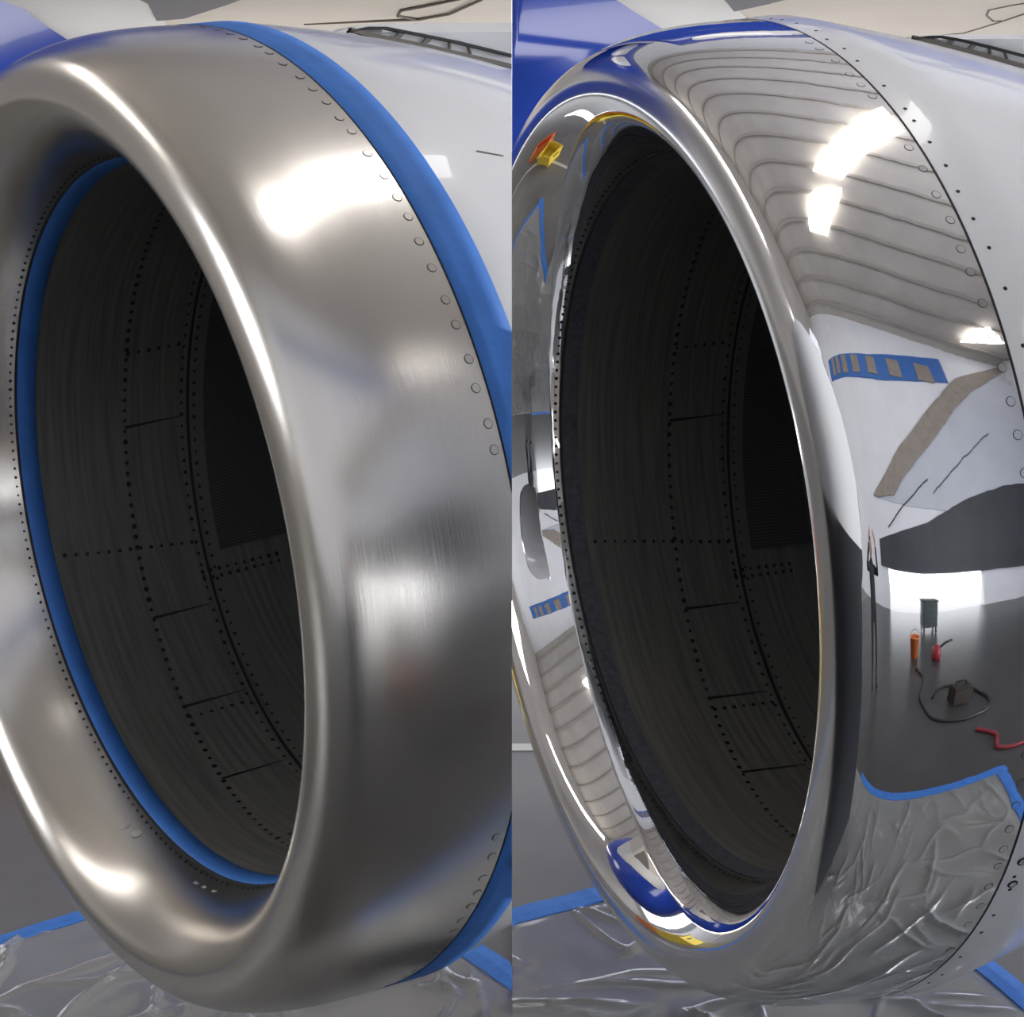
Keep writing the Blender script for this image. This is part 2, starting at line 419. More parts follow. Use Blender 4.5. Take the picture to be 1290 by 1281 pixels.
    for i in range(11):
        for j in range(nt_ - 1):
            for (q, z) in ((i, j), (i, j + 1), (i + 1, j + 1), (i + 1, j)): d_ += [z / nt_ * .26, q / 11]
    ul.data.foreach_set('uv', d_)
    bm = bmesh.new(); bm.from_mesh(me); cut_bm(bm, fr.cutside, fr.c[0]); bm.to_mesh(me); bm.free()
    link('acoustic_panel', me, root, True, M['perf'])['label'] = 'dark finely perforated acoustic panel'
    # fan at the end of the barrel
    V = []; F = []
    for k in range(24):
        t0 = 2 * PI * k / 24; b = len(V)
        for q in range(5):
            rr = .2 + .57 * q / 4; tw = .11 + .05 * q / 4
            V.append(fr.pts(.95 - .03 + .01 * q, rr, t0 - tw * .55 * (1 - q * .08))); V.append(fr.pts(1.03 + .015 * q, rr, t0 + tw * .75))
        F += [(b + 2 * q, b + 2 * q + 1, b + 2 * q + 3, b + 2 * q + 2) for q in range(4)]
    me = bpy.data.meshes.new('fan_blades'); me.from_pydata([tuple(v) for v in V], [], F)
    bm = bmesh.new(); bm.from_mesh(me); cut_bm(bm, fr.cutside, fr.c[0]); bm.to_mesh(me); bm.free()
    link('fan_blades', me, root, True, M['fan'])['kind'] = 'stuff'
    sp = np.linspace(0, 1, 10)
    fr.surf('spinner', .72 + .3 * sp, .005 + .21 * np.sqrt(sp), M['fan'], root, 48)
    fr.surf('fan_bulkhead', [1.16, 1.16], [.01, .784], M['dark'], root, 96)
    # flush rivets round the lip, each its own piece
    def orf(a_): return float(np.interp(a_, a[55:], r[55:]))
    k = 0; dg = 0.0
    while dg < 360:
        th_ = D(dg); aa = LO - .017 + random.uniform(-.002, .002)
        p = fr.pts(aa, orf(aa), th_)
        if fr.ok(p, .012): 
            n = fr.normal(aa, th_, orf, False); stick('rivet', RIV[key], p + n * .0002, n, root)
        dg += 2.55 * random.uniform(.82, 1.3)
    # little dark screws on the white cowl behind the seam
    if not left:
        dg = 0.0
        while dg < 360:
            th_ = D(dg); aa = LO + .022 + random.uniform(-.005, .004)
            p = fr.pts(aa, float(fr.cowl_r(aa)), th_)
            if fr.ok(p, .01):
                n = fr.normal(aa, th_, lambda q: float(fr.cowl_r(q)), False); stick('screw', SCREW, p + n * .0003, n, root)
            dg += 3.1 * random.choice((.6, 1, 1, 1.3, 1.7))
    # inner lip fasteners
    ir = lambda a_: float(np.interp(-a_, -a[:56], r[:56]))
    dots('rivet_row', fr, root, [(LI - .012, D(q)) for q in np.arange(0, 360, 1.75)], ir, True, .0032 if left else .0040, M['hole'])
    if left:
        dots('pale_scuff', fr, root, [(.1303, D(255.6)), (.1387, D(258.6))], ir, True, .011, M['mark'])
        dots('pale_scuff', fr, root, [(.1423, D(q)) for q in (278.6, 279.3, 281.4, 281.9, 284.6, 285.2)], ir, True, .0045, M['mark'])
        aT = np.array([LO + .0008, LO + .001, .30, .32, .3435, .344]); rT = fr.cowl_r(aT) + np.array([0, .0022, .0016, .0016, .0016, 0])
        t = fr.surf('masking_tape', aT, rT, M['tape'], root, 384); t['label'] = 'blue masking tape around the outer seam'
        aT = np.array([LI + .0015, LI + .002, .2, .2223, .2226]); rT = fr.barrel_r(aT) - np.array([0, .0012, .0012, .0012, 0])
        t = fr.surf('masking_tape', aT, rT, M['tape'], root, 288, flip=True); t['label'] = 'blue masking tape inside the inlet'
    else:
        cr_ = lambda q: float(fr.cowl_r(q))
        for a_, t_ in ((.302, 338.7), (.302, 335.6)):
            n = fr.normal(a_, D(t_), cr_, False); stick('fastener', LATCH, fr.pts(a_, cr_(a_), D(t_)) + n * .0004, n, root)
        aT = np.array([LI + .004, .2, .224]); fr.surf('tape_residue', aT, fr.barrel_r(aT) - .0008, M['residue'], root, 288, flip=True)
    # scratch mark on the cowl
    V = []
    for k in range(5):
        for sg in (-1, 1):
            aa = (.455 if left else .475) + .012 * k; t_ = D(47.5 if left else 47.0) - .0028 * k + sg * .0016; V.append(fr.pts(aa, float(fr.cowl_r(aa)) + .0006, t_))
    pydata('scratch', V, [(2 * k, 2 * k + 1, 2 * k + 3, 2 * k + 2) for k in range(4)], M['seam'], root, True)
    return fr, root

FR = {}
for key in 'LR': FR[key] = engine(key)

# ------------------------------------------------------------------ airliner pieces behind each engine
def at(px, py, Y):                                    # measured point of the photograph at distance Y
    vx = (px - 645) / FOC_PX; vz = -(py - 640.5) / FOC_PX
    v = Vector((vx, math.cos(PITCH) + vz * math.sin(PITCH), -math.sin(PITCH) + vz * math.cos(PITCH)))
    return Vector((0, 0, CAM_H)) + v * (Y / v.y)

def airliner(key):
    left = key == 'L'; side = SIDE[key]
    d = Vector((.79, .613, 0)) if left else Vector((.954, .30, 0)); n = Vector((-d.y, d.x, 0))
    P0 = Vector((-4.37, 10.29, 4.6)) if left else Vector((-.87, 10.77, 4.6)); R = 2.9
    root = empty('airliner', (P0.x, P0.y, 0), 'blue and white airliner nose side behind the dull taped engine' if left else
                 'blue and white airliner fuselage behind the mirror polished engine', 'airliner')
    off = Vector((P0.x, P0.y, 0))
    # fuselage: closed lofted tube
    st = [(-2.8, .3), (-2.7, 1.0), (-2.3, 1.75), (-1.7, 2.3), (-1.0, 2.68), (-.4, 2.84), (.2, R), (1, R), (3, R), (5, R), (7, R), (9, R * .98), (12, 2.2), (14, 1.4)]
    seg = 64; V = []; F = []
    for (s, rr) in st:
        for k in range(seg):
            t = 2 * PI * k / seg; q = d * s + n * (rr * math.cos(t)) + Vector((0, 0, rr * math.sin(t) * 1.03 + P0.z)); V.append(q)
    for i in range(len(st) - 1):
        for k in range(seg): F.append((i * seg + k, i * seg + (k + 1) % seg, (i + 1) * seg + (k + 1) % seg, (i + 1) * seg + k))
    F += [tuple(range(seg))[::-1], tuple((len(st) - 1) * seg + k for k in range(seg))]
    me = bpy.data.meshes.new('fuselage'); me.from_pydata([tuple(v) for v in V], [], F)
    bm = bmesh.new(); bm.from_mesh(me); cut_bm(bm, side, off.x, .35 if left else .0002, True)
    bmesh.ops.recalc_face_normals(bm, faces=bm.faces[:]); bm.to_mesh(me); bm.free()
    link('fuselage', me, root, True, M['blue'])['label'] = 'glossy blue fuselage'
    # rounded white livery shapes high on the fuselage side
    for (s0, t0, ls, lt) in (((.5, 160, .7, 8), (2.2, 160, .75, 9)) if left else ((1.35, 157, .8, 8), (3.2, 156, .85, 9.5), (5.1, 157, .8, 8))):
        V = []; nr, na = 7, 36
        for i in range(nr + 1):
            for k in range(na):
                w_ = i / nr; an = 2 * PI * k / na
                ex = lambda q: math.copysign(abs(q) ** .6, q)
                s = s0 + ls * w_ * ex(math.cos(an)); t = math.radians(t0 + lt * w_ * ex(math.sin(an)))
                V.append(d * s + n * ((R + .012) * math.cos(t)) + Vector((0, 0, (R + .012) * math.sin(t) * 1.03 + P0.z)))
        F = [(i * na + k, i * na + (k + 1) % na, (i + 1) * na + (k + 1) % na, (i + 1) * na + k) for i in range(nr) for k in range(na)]
        pydata('livery_shape', V, F, M['livery'], root, True)['label'] = 'rounded white livery shape'
    # wing slab seen from below; leading edge on its left
    zw = 2.8
    le = [(-2.20, 5.75), (-2.175, 6.51), (-2.29, 7.23), (-2.40, 8.0), (-2.5, 8.9)] if left else [(.14, 5.75), (.302, 6.145), (.452, 6.715), (.618, 7.30), (.80, 8.0), (1.02, 8.9)]
    seamx = [(-1.46 - .13 * (y - 6.1) if left else .86 + .27 * (y - 6.1)) for (x, y) in le]
    xe = -.0015 if left else 4.2
    def section(x0, x1, yy, first):
        out = []
        if first:                                      # rounded nose
            for k in range(7):
                a_ = PI / 2 * (1 - k / 6) ; out.append((x0 + .17 - .17 * math.sin(a_) - .0, yy, zw + .17 - .17 * math.cos(a_)))
            for k in range(1, 5): out.append((x0 + .17 + (x1 - x0 - .17) * k / 4, yy, zw))
            top = [(x1, yy, zw + .42), (x0 + .5, yy, zw + .40), (x0 + .1, yy, zw + .30)]
        else:
            out = [(x0 + (x1 - x0) * k / 6, yy, zw + .02 * (k / 6) ** 2) for k in range(7)]
            top = [(x1, yy, zw + .40), (x0, yy, zw + .42)]
        return out + top
    for nm, a_, b_, first, mt in (('leading_edge', [p[0] for p in le], seamx, True, M['slat']), ('wing_panel', [x + .002 for x in seamx], [xe] * len(le), False, M['wing'])):
        V = []; F = []
        for (x0, x1, (q, y)) in zip(a_, b_, le):
            sec = section(x0, x1, y, first); m_ = len(sec); V += [Vector(p) - off for p in sec]
        for i in range(len(le) - 1):
            for k in range(m_): F.append((i * m_ + k, i * m_ + (k + 1) % m_, (i + 1) * m_ + (k + 1) % m_, (i + 1) * m_ + k))
        F += [tuple(range(m_))[::-1], tuple((len(le) - 1) * m_ + k for k in range(m_))]
        me = bpy.data.meshes.new(nm); me.from_pydata([tuple(v) for v in V], [], F)
        bm = bmesh.new(); bm.from_mesh(me); bmesh.ops.recalc_face_normals(bm, faces=bm.faces[:]); bm.to_mesh(me); bm.free()
        o = link(nm, me, root, True, mt); me.set_sharp_from_angle(angle=math.radians(40))
        o['label'] = 'pale rounded wing leading edge' if first else 'beige grey wing underside'
    # dark wedge panel let into the underside
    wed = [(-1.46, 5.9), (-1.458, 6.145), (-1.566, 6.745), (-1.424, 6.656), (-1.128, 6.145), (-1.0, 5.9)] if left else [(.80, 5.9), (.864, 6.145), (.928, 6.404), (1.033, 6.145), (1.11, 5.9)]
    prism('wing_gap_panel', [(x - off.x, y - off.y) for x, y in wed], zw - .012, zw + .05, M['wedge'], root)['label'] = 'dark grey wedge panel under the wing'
    # panel seams
    seams = ([(-.95, 7.0), (-.6, 6.88), (-.422, 6.836), (-.27, 6.62), (-.124, 6.145), (-.08, 5.9)], [(-.422, 6.836), (-.50, 6.7), (-.47, 6.5), (-.36, 6.35), (-.2, 6.1)]) if left else \
        ([(1.75, 7.75), (2.05, 7.5), (2.178, 7.369), (2.20, 6.95), (2.205, 6.598), (2.2, 6.2)], [(2.19, 6.85), (2.158, 6.867), (2.06, 6.65), (2.009, 6.458), (2.05, 6.3), (2.15, 6.1)])
    for sm in seams:
        tube('panel_seam', [Vector((x, y, zw + .004)) - off for x, y in sm], .0065, M['seam'], root, 6)
    return root
airliner('L'); airliner('R')

# ------------------------------------------------------------------ pylon fairing on top of each engine
def pylon(key):
    fr, root = FR[key]; left = key == 'L'
    c = Vector(fr.c)
    Y0 = 3.35 if left else 3.05
    # outline measured on the upright plane through the cowl crest: top line, lens edges
    if left: top = [(441, 37), (464, 30), (500, 27.5), (530, 27), (590, 27), (670, 27)]; le_t = [(441, 38), (464, 33.5), (487, 33.5), (526, 41), (578, 51.5), (670, 74)]; le_b = [(443, 39), (474, 46.5), (513, 54.5), (541, 60), (578, 69), (670, 90.5)]
    else: top = [(1150, 47), (1172, 43), (1195, 42.5), (1230, 42), (1260, 42), (1300, 42)]; le_t = [(1150, 47.5), (1170, 45), (1187, 44.6), (1217, 50), (1250, 58), (1300, 71)]; le_b = [(1151, 48.5), (1180, 55), (1210, 63), (1237, 70), (1262, 77), (1300, 87)]
    d = Vector(fr.d); dh = Vector((d.x, d.y, 0)).normalized(); nrm = Vector((dh.y, -dh.x, 0))       # towards the camera side
    p0 = c + (d * .75 + nrm * .05) * fr.sc
    def onplane(px, py, lift=0.0):
        o = Vector((0, 0, CAM_H)); v = at(px, py, 1.0) - o
        q = p0 + nrm * lift; t = (q - o).dot(nrm) / v.dot(nrm); return o + v * t - c
    n_ = len(top)
    T = [onplane(*p) for p in top]; Bm = [onplane(p[0], p[1] + 45) for p in le_b]
    V = []; F = []
    for i in range(n_):
        wd = (.03, .07, .11, .14, .17, .19)[i] * fr.sc
        V += [Bm[i], T[i] - Vector((0, 0, .012)), T[i] - nrm * .02, T[i] - nrm * (wd + .03), Bm[i] - nrm * (wd + .05)]
    for i in range(n_ - 1):
        for k in range(5): F.append((i * 5 + k, i * 5 + (k + 1) % 5, (i + 1) * 5 + (k + 1) % 5, (i + 1) * 5 + k))
    F += [(4, 3, 2, 1, 0), tuple((n_ - 1) * 5 + k for k in range(5))]
    me = bpy.data.meshes.new('pylon_fairing'); me.from_pydata([tuple(v) for v in V], [], F)
    bm = bmesh.new(); bm.from_mesh(me); bmesh.ops.recalc_face_normals(bm, faces=bm.faces[:]); cut_bm(bm, fr.cutside, fr.c[0], .0002, True); bm.to_mesh(me); bm.free()
    f = link('pylon_fairing', me, root, False, M['white']); f['label'] = 'white pylon fairing above the cowl'
    def strip(name, A, B, mt):
        V = []
        for p, q in zip(A, B): V += [p, q]
        V2 = [v - nrm * .008 for v in V]; m = len(A); V = V + V2; k2 = 2 * m
        F = [(2 * i, 2 * i + 1, 2 * i + 3, 2 * i + 2) for i in range(m - 1)] + [(k2 + 2 * i, k2 + 2 * i + 2, k2 + 2 * i + 3, k2 + 2 * i + 1) for i in range(m - 1)]
        F += [(2 * i, 2 * i + 2, k2 + 2 * i + 2, k2 + 2 * i) for i in range(m - 1)] + [(2 * i + 1, k2 + 2 * i + 1, k2 + 2 * i + 3, 2 * i + 3) for i in range(m - 1)]
        me = bpy.data.meshes.new(name); me.from_pydata([tuple(v) for v in V], [], F)
        bm = bmesh.new(); bm.from_mesh(me); cut_bm(bm, fr.cutside, fr.c[0]); bm.to_mesh(me); bm.free()
        return link(name, me, f, False, mt)
    lift = .010 * fr.sc  # dark strips drawing a lens outline on the fairing
    strip('edge_strip', [onplane(x, y, lift) for x, y in le_t], [onplane(x, y + 3.2, lift) for x, y in le_t], M['dark'])['label'] = 'black upper edge strip'
    strip('edge_strip', [onplane(x, y - 4.2, lift) for x, y in le_b], [onplane(x, y + 1, lift) for x, y in le_b], M['seam'])['label'] = 'grey lower edge strip'
    def lerp(P, x):
        for (a, b) in zip(P[:-1], P[1:]):
            if a[0] <= x <= b[0]: return a[1] + (b[1] - a[1]) * (x - a[0]) / (b[0] - a[0])
        return P[-1][1]
    x0 = 441 if left else 1150; sc = 1.0 if left else .78
    for (q, wd, lean, mt) in ((14, 26, -2, 'wedge'), (63, 8, -11, 'wedge'), (98, 8, -12, 'wedge'), (113 + 12, 2.2, -3, 'seam'), (148, 2.2, 2, 'seam')):
        xs = x0 + q * sc; A = []; B = []
        for k in range(4):
            w_ = k / 3; xx = xs + (lean + (3 if k in (1, 2) else 0)) * w_
            if xx > 1290: continue
            y_ = lerp(le_t, xx) + 2 + (lerp(le_b, xx) - 3 - lerp(le_t, xx)) * w_
            A.append(onplane(xx, y_, lift - .003)); B.append(onplane(xx + wd * sc, y_ + .4, lift - .003))
        strip('dark_rib', A, B, M[mt])  # dark strip crossing the lens outline
pylon('L'); pylon('R')

# ------------------------------------------------------------------ floor, plastic sheets, tape on the floor
RX0, RX1, RY0, RY1, RZ = -14.0, 16.0, -8.0, 18.0, 15.5
fl = box('floor', (RX0 - 1, RY0 - 30, -.2), (RX1 + 1, RY1 + 1, 0), M['concrete']); fl['kind'] = 'structure'
prism('darkened_floor', [(-4, 2.9), (-4, -7.9), (15.8, -7.9), (15.8, 2.9)], 0, .002, M['darkened'], fl)  # added dark sheet, keeps the floor mirrored in the engine barrels dark
box('painted_line', (-9, 5.17, 0), (9, 5.24, .003), M['line'], fl)

def plastic(name, poly, seed, label, dens=110):
    """wrinkled film clipped to a polygon (list of corners, counter-clockwise)"""
    rng = np.random.default_rng(seed); P = np.array(poly); lo = P.min(0); hi = P.max(0); st = .0085
    nx = int((hi[0] - lo[0]) / st) + 1; ny = int((hi[1] - lo[1]) / st) + 1
    X, Y = np.meshgrid(np.linspace(lo[0], hi[0], nx), np.linspace(lo[1], hi[1], ny))
    Z = np.zeros_like(X)
    def vnoise(s, k):
        gx = int((hi[0] - lo[0]) / s) + 3; gy = int((hi[1] - lo[1]) / s) + 3; g = rng.random((gy, gx))
        u = (X - lo[0]) / s; v = (Y - lo[1]) / s; i = u.astype(int); j = v.astype(int); fu = u - i; fv = v - j
        fu = fu * fu * (3 - 2 * fu); fv = fv * fv * (3 - 2 * fv)
        return k * (g[j, i] * (1 - fu) * (1 - fv) + g[j, i + 1] * fu * (1 - fv) + g[j + 1, i] * (1 - fu) * fv + g[j + 1, i + 1] * fu * fv)
    wx = X + vnoise(.16, .07); wy = Y + vnoise(.16, .07)
    Z += vnoise(.3, .008) + vnoise(.1, .003) + vnoise(.045, .0012)
    for k in range(int(dens * (hi - lo).prod() / 2)):                        # sharp creases
        cx, cy = rng.uniform(lo[0], hi[0]), rng.uniform(lo[1], hi[1]); an = rng.uniform(0, PI); ln = rng.uniform(.05, .32); wd = rng.uniform(.006, .014); h = rng.uniform(.005, .020)
        s = (wx - cx) * math.cos(an) + (wy - cy) * math.sin(an); t = -(wx - cx) * math.sin(an) + (wy - cy) * math.cos(an)
        Z += h * np.exp(-np.abs(t) / wd) * np.exp(-(s / ln) ** 4)
    # flatten towards the taped rim
    dist = np.full(X.shape, 9.0); inside = np.ones(X.shape, bool)
    for a, b in zip(P, np.roll(P, -1, 0)):
        e = (b - a) / np.linalg.norm(b - a); dd = -(X - a[0]) * e[1] + (Y - a[1]) * e[0]
        inside &= dd > 0
        if not (abs(a[0]) < .02 and abs(b[0]) < .02): dist = np.minimum(dist, dd)
    Z = .003 + (Z - Z.min() * .9) * np.clip(dist / .06, .04, 1)
    idx = -np.ones(X.shape, int); use = np.zeros(X.shape, bool)
    q = inside[:-1, :-1] & inside[1:, :-1] & inside[:-1, 1:] & inside[1:, 1:]
    use[:-1, :-1] |= q; use[1:, :-1] |= q; use[:-1, 1:] |= q; use[1:, 1:] |= q
    idx[use] = np.arange(use.sum()); V = np.stack([X[use], Y[use], Z[use]], 1)
    V[:, 0] = np.minimum(V[:, 0], -.0002) if P[:, 0].min() < -1 else np.maximum(V[:, 0], .0002)      # straight trimmed edge between the bays
    jj, ii = np.nonzero(q)
    F = np.stack([idx[jj, ii], idx[jj, ii + 1], idx[jj + 1, ii + 1], idx[jj + 1, ii]], 1)
    o = pydata(name, V, F.tolist(), M['film'], None, True)
    return setp(o, label, 'plastic sheet')
PL = [(-3.0, 1.16), (.012, 1.2), (.012, 3.52), (-.66, 4.40), (-3.0, 2.45)]
PR = [(-.012, 1.2), (1.92, 1.46), (1.03, 4.37), (-.012, 3.85)]
plastic('plastic_sheet', PL, 3, 'crumpled clear plastic sheet on the floor under the dull taped engine')
plastic('plastic_sheet', PR, 5, 'clear plastic sheet on the floor under the mirror polished engine', 60)
def floor_tape(p, q, wd, label, cuts=None):
    p = Vector((*p, 0)); q = Vector((*q, 0)); t = (q - p).normalized(); n = Vector((-t.y, t.x, 0)); m = 40; V = []; F = []
    rn = random.Random(hash(label) % 1000 if False else len(label))
    for i in range(m + 1):
        c = p.lerp(q, i / m); j = rn.uniform(-.002, .002); h = .0045 + rn.uniform(0, .002)
        for k, (s, z) in enumerate(((-.5, .001), (-.5, h), (0, h + .0015), (.5, h), (.5, .001))): V.append(c + n * (wd * s + j) + Vector((0, 0, z + .004)))
    for i in range(m):
        for k in range(4): F.append((i * 5 + k, (i + 1) * 5 + k, (i + 1) * 5 + k + 1, i * 5 + k + 1))
    for v in V: v.x = min(v.x, -.0002) if p.x < -.5 else max(v.x, .0002)
    o = pydata('floor_tape', V, F, M['tape'], None, False)
    return setp(o, label, 'tape', 'blue tape strips holding the plastic sheets')
floor_tape((-3.0, 2.44), (-.62, 4.395), .062, 'blue tape strip on floor along the rear edge of the left plastic sheet')
floor_tape((-.70, 4.44), (.10, 3.413), .082, 'blue tape strip on floor at the right edge of the left plastic sheet')
floor_tape((-.10, 3.823), (1.05, 4.42), .085, 'blue tape strip on floor along the rear edge of the right plastic sheet')
floor_tape((1.02, 4.42), (1.96, 1.43), .072, 'blue tape strip on floor down the right edge of the right plastic sheet')
floor_tape((0, 1.18), (2.0, 1.45), .075, 'blue tape strip on floor along the front edge of the right plastic sheet')

# ------------------------------------------------------------------ added divider between the two bays; dark and white boards shape the lip reflections
KL = SCALE['L']; DZ = 1.52
def brd(pts): return [(y * KL, CAM_H + (z - CAM_H) * KL) for y, z in pts]
wm = prism('added_divider', [(1.62, 0), (2.30, 0)] + brd([(3.93, 1.17)]) + [(3.97 * KL, DZ), (2.02 * KL, DZ)] + brd([(2.04, 1.06), (2.16, .93), (2.30, .84)]), -.00005, .00005, M['divider'], axis=0); wm['kind'] = 'structure'
prism('upper_board', [(2.02 * KL, DZ), (3.97 * KL, DZ)] + brd([(4.02, 1.78), (3.82, 2.02), (3.63, 2.135), (3.43, 2.215), (3.2, 2.26), (2.85, 2.26), (2.57, 2.205),
      (2.39, 2.12), (2.28, 2.05), (2.18, 1.97), (2.09, 1.87), (2.02, 1.78)]), -.00005, .00005, M['divider_top'], wm, axis=0)

# ------------------------------------------------------------------ hangar shell
def st(o): o['kind'] = 'structure'; return o
st(box('ceiling', (RX0, RY0, RZ), (RX1, RY1, RZ + .2), M['roof']))
for k in range(13):
    y = RY0 + 1.1 + k * 2.0
    st(box('trim_%d' % (k + 1), (RX0, y - .11, RZ - .22), (RX1, y + .11, RZ), M['purlin']))
st(box('wall_left', (RX0 - .3, RY0, 0), (RX0, RY1, RZ), M['roof']))
st(box('wall_right', (RX1, RY0, 0), (RX1 + .3, RY1, RZ), M['wall_light']))
st(box('wall_front', (RX0, RY1, 0), (RX1, RY1 + .3, RZ), M['wall_light']))
OPX0, OPX1, OPZ = .2, 9.1, 1.6
bw = st(prism('wall_back', [(RX0, 0), (OPX0, 0), (OPX0, OPZ), (OPX1, OPZ), (OPX1, 0), (RX1, 0), (RX1, RZ), (RX0, RZ)], RY0 - .3, RY0, M['wall_light'], axis=1))
prism('lower_cladding', [(-.9, OPZ), (RX1, OPZ), (RX1, 6.4), (11.4, 5.8), (8.5, 5.0), (4.8, 3.7), (-.9, 2.6)], RY0, RY0 + .10, M['wall_dark'], bw, axis=1)
prism('grey_cladding', [(-.9, 4.3), (RX1, 4.3), (RX1, 14.6), (10.8, 11.6), (5.5, 7.4)], RY0, RY0 + .05, M['wall_mid'], bw, axis=1)
prism('sloping_roof_edge', [(-1.1, 4.3), (-.3, 4.3), (1.7, 4.6), (6.2, 7.5), (11.4, 11.8), (16, 14.9), (16, 15.4), (10.6, 12.7), (5.4, 8.5), (.9, 5.4)], RY0, RY0 + .14, M['brown'], bw, axis=1)
band_ = prism('blue_band', [(-8, 9.6), (3.2, 10.8), (9.8, 12.2), (9.8, 14.2), (1.6, 12.4), (-8, 11.0)], RY0, RY0 + .10, M['band'], bw, axis=1)
for k, x in enumerate((-6.6, -5.2, -3.5, -1.4, 1.0, 3.7, 6.7)):
    zb = 9.8 + .125 * (x + 7.5); wd = .85 + .10 * k; hh = 1.2 + .02 * k
    prism('brown_panel', [(x, zb), (x + wd, zb + .1), (x + wd, zb + hh + .1), (x, zb + hh)], RY0 + .10, RY0 + .16, M['brown'], bw, axis=1)
for pts in ([(5.6, 5.0), (8.2, 6.7), (11.5, 8.9)], [(.6, 3.2), (3.2, 4.5), (5.2, 5.6)]):
    tube('cladding_joint', [(x, RY0 + .07, z) for x, z in pts], .035, M['wall_dark'], bw, 6)
# lit roof lights and high windows, then two added fill panels
def light_panel(name, pts, mt, frame=None):
    return st(pydata(name, pts, [tuple(range(len(pts)))], mt))
zc = RZ - .45
K = (zc - 2.0) / 12.0
def sk(x, y): return (.5 + (x - .5) * K, 2.2 + (y - 2.2) * K, zc)
st(prism('window_1', [(1.4, 2.7), (3.3, 2.6), (5.4, 5.8), (6.4, 7.4), (5.8, 9.4), (3.8, 5.9)], zc, zc + .1, M['skylight']))
st(prism('window_2', [(-1.6, -1.5), (.5, -1.6), (2.5, .8), (3.1, 2.0), (.7, 1.3), (-.6, 0)], zc, zc + .1, M['skylight']))
st(prism('window_3', [(11.7, -6.4), (14.5, -5.5), (12.9, -4.5)], zc, zc + .1, M['skylight']))
st(prism('window_4', [(3.2, 8.9), (13.6, 13.3), (13.6, 14.3), (3.2, 9.7)], RX0, RX0 + .08, M['clerestory'], axis=0))
st(box('window_5', (RX0, -4.2, 3.4), (RX0 + .08, .8, 7.2), M['sidewin']))
st(box('fill_panel_far', (-13, RY1 - .08, .8), (15, RY1, 5.0), M['fill_far']))  # added glowing panel behind the aircraft, lifts room light and floor sheen
st(box('fill_panel_right', (RX1 - .08, 5.0, .2), (RX1, 17.0, 6.5), M['fill_right']))  # added glowing panel, brightens the wings and cowls from the right
def underwing_fill(x, y, power):  # added fill lamp without fixture, aimed up at the wing undersides
    l = bpy.data.lights.new('underwing_fill', 'AREA'); l.shape = 'RECTANGLE'; l.size = 2.2; l.size_y = 1.0; l.energy = power; l.color = (1, .96, .9)
    o = bpy.data.objects.new('underwing_fill', l); C.objects.link(o); o.location = (x, y, .35); o.rotation_euler = (PI - .15, 0, 0)
underwing_fill(-1.3, 7.4, 24); underwing_fill(1.8, 7.4, 24)

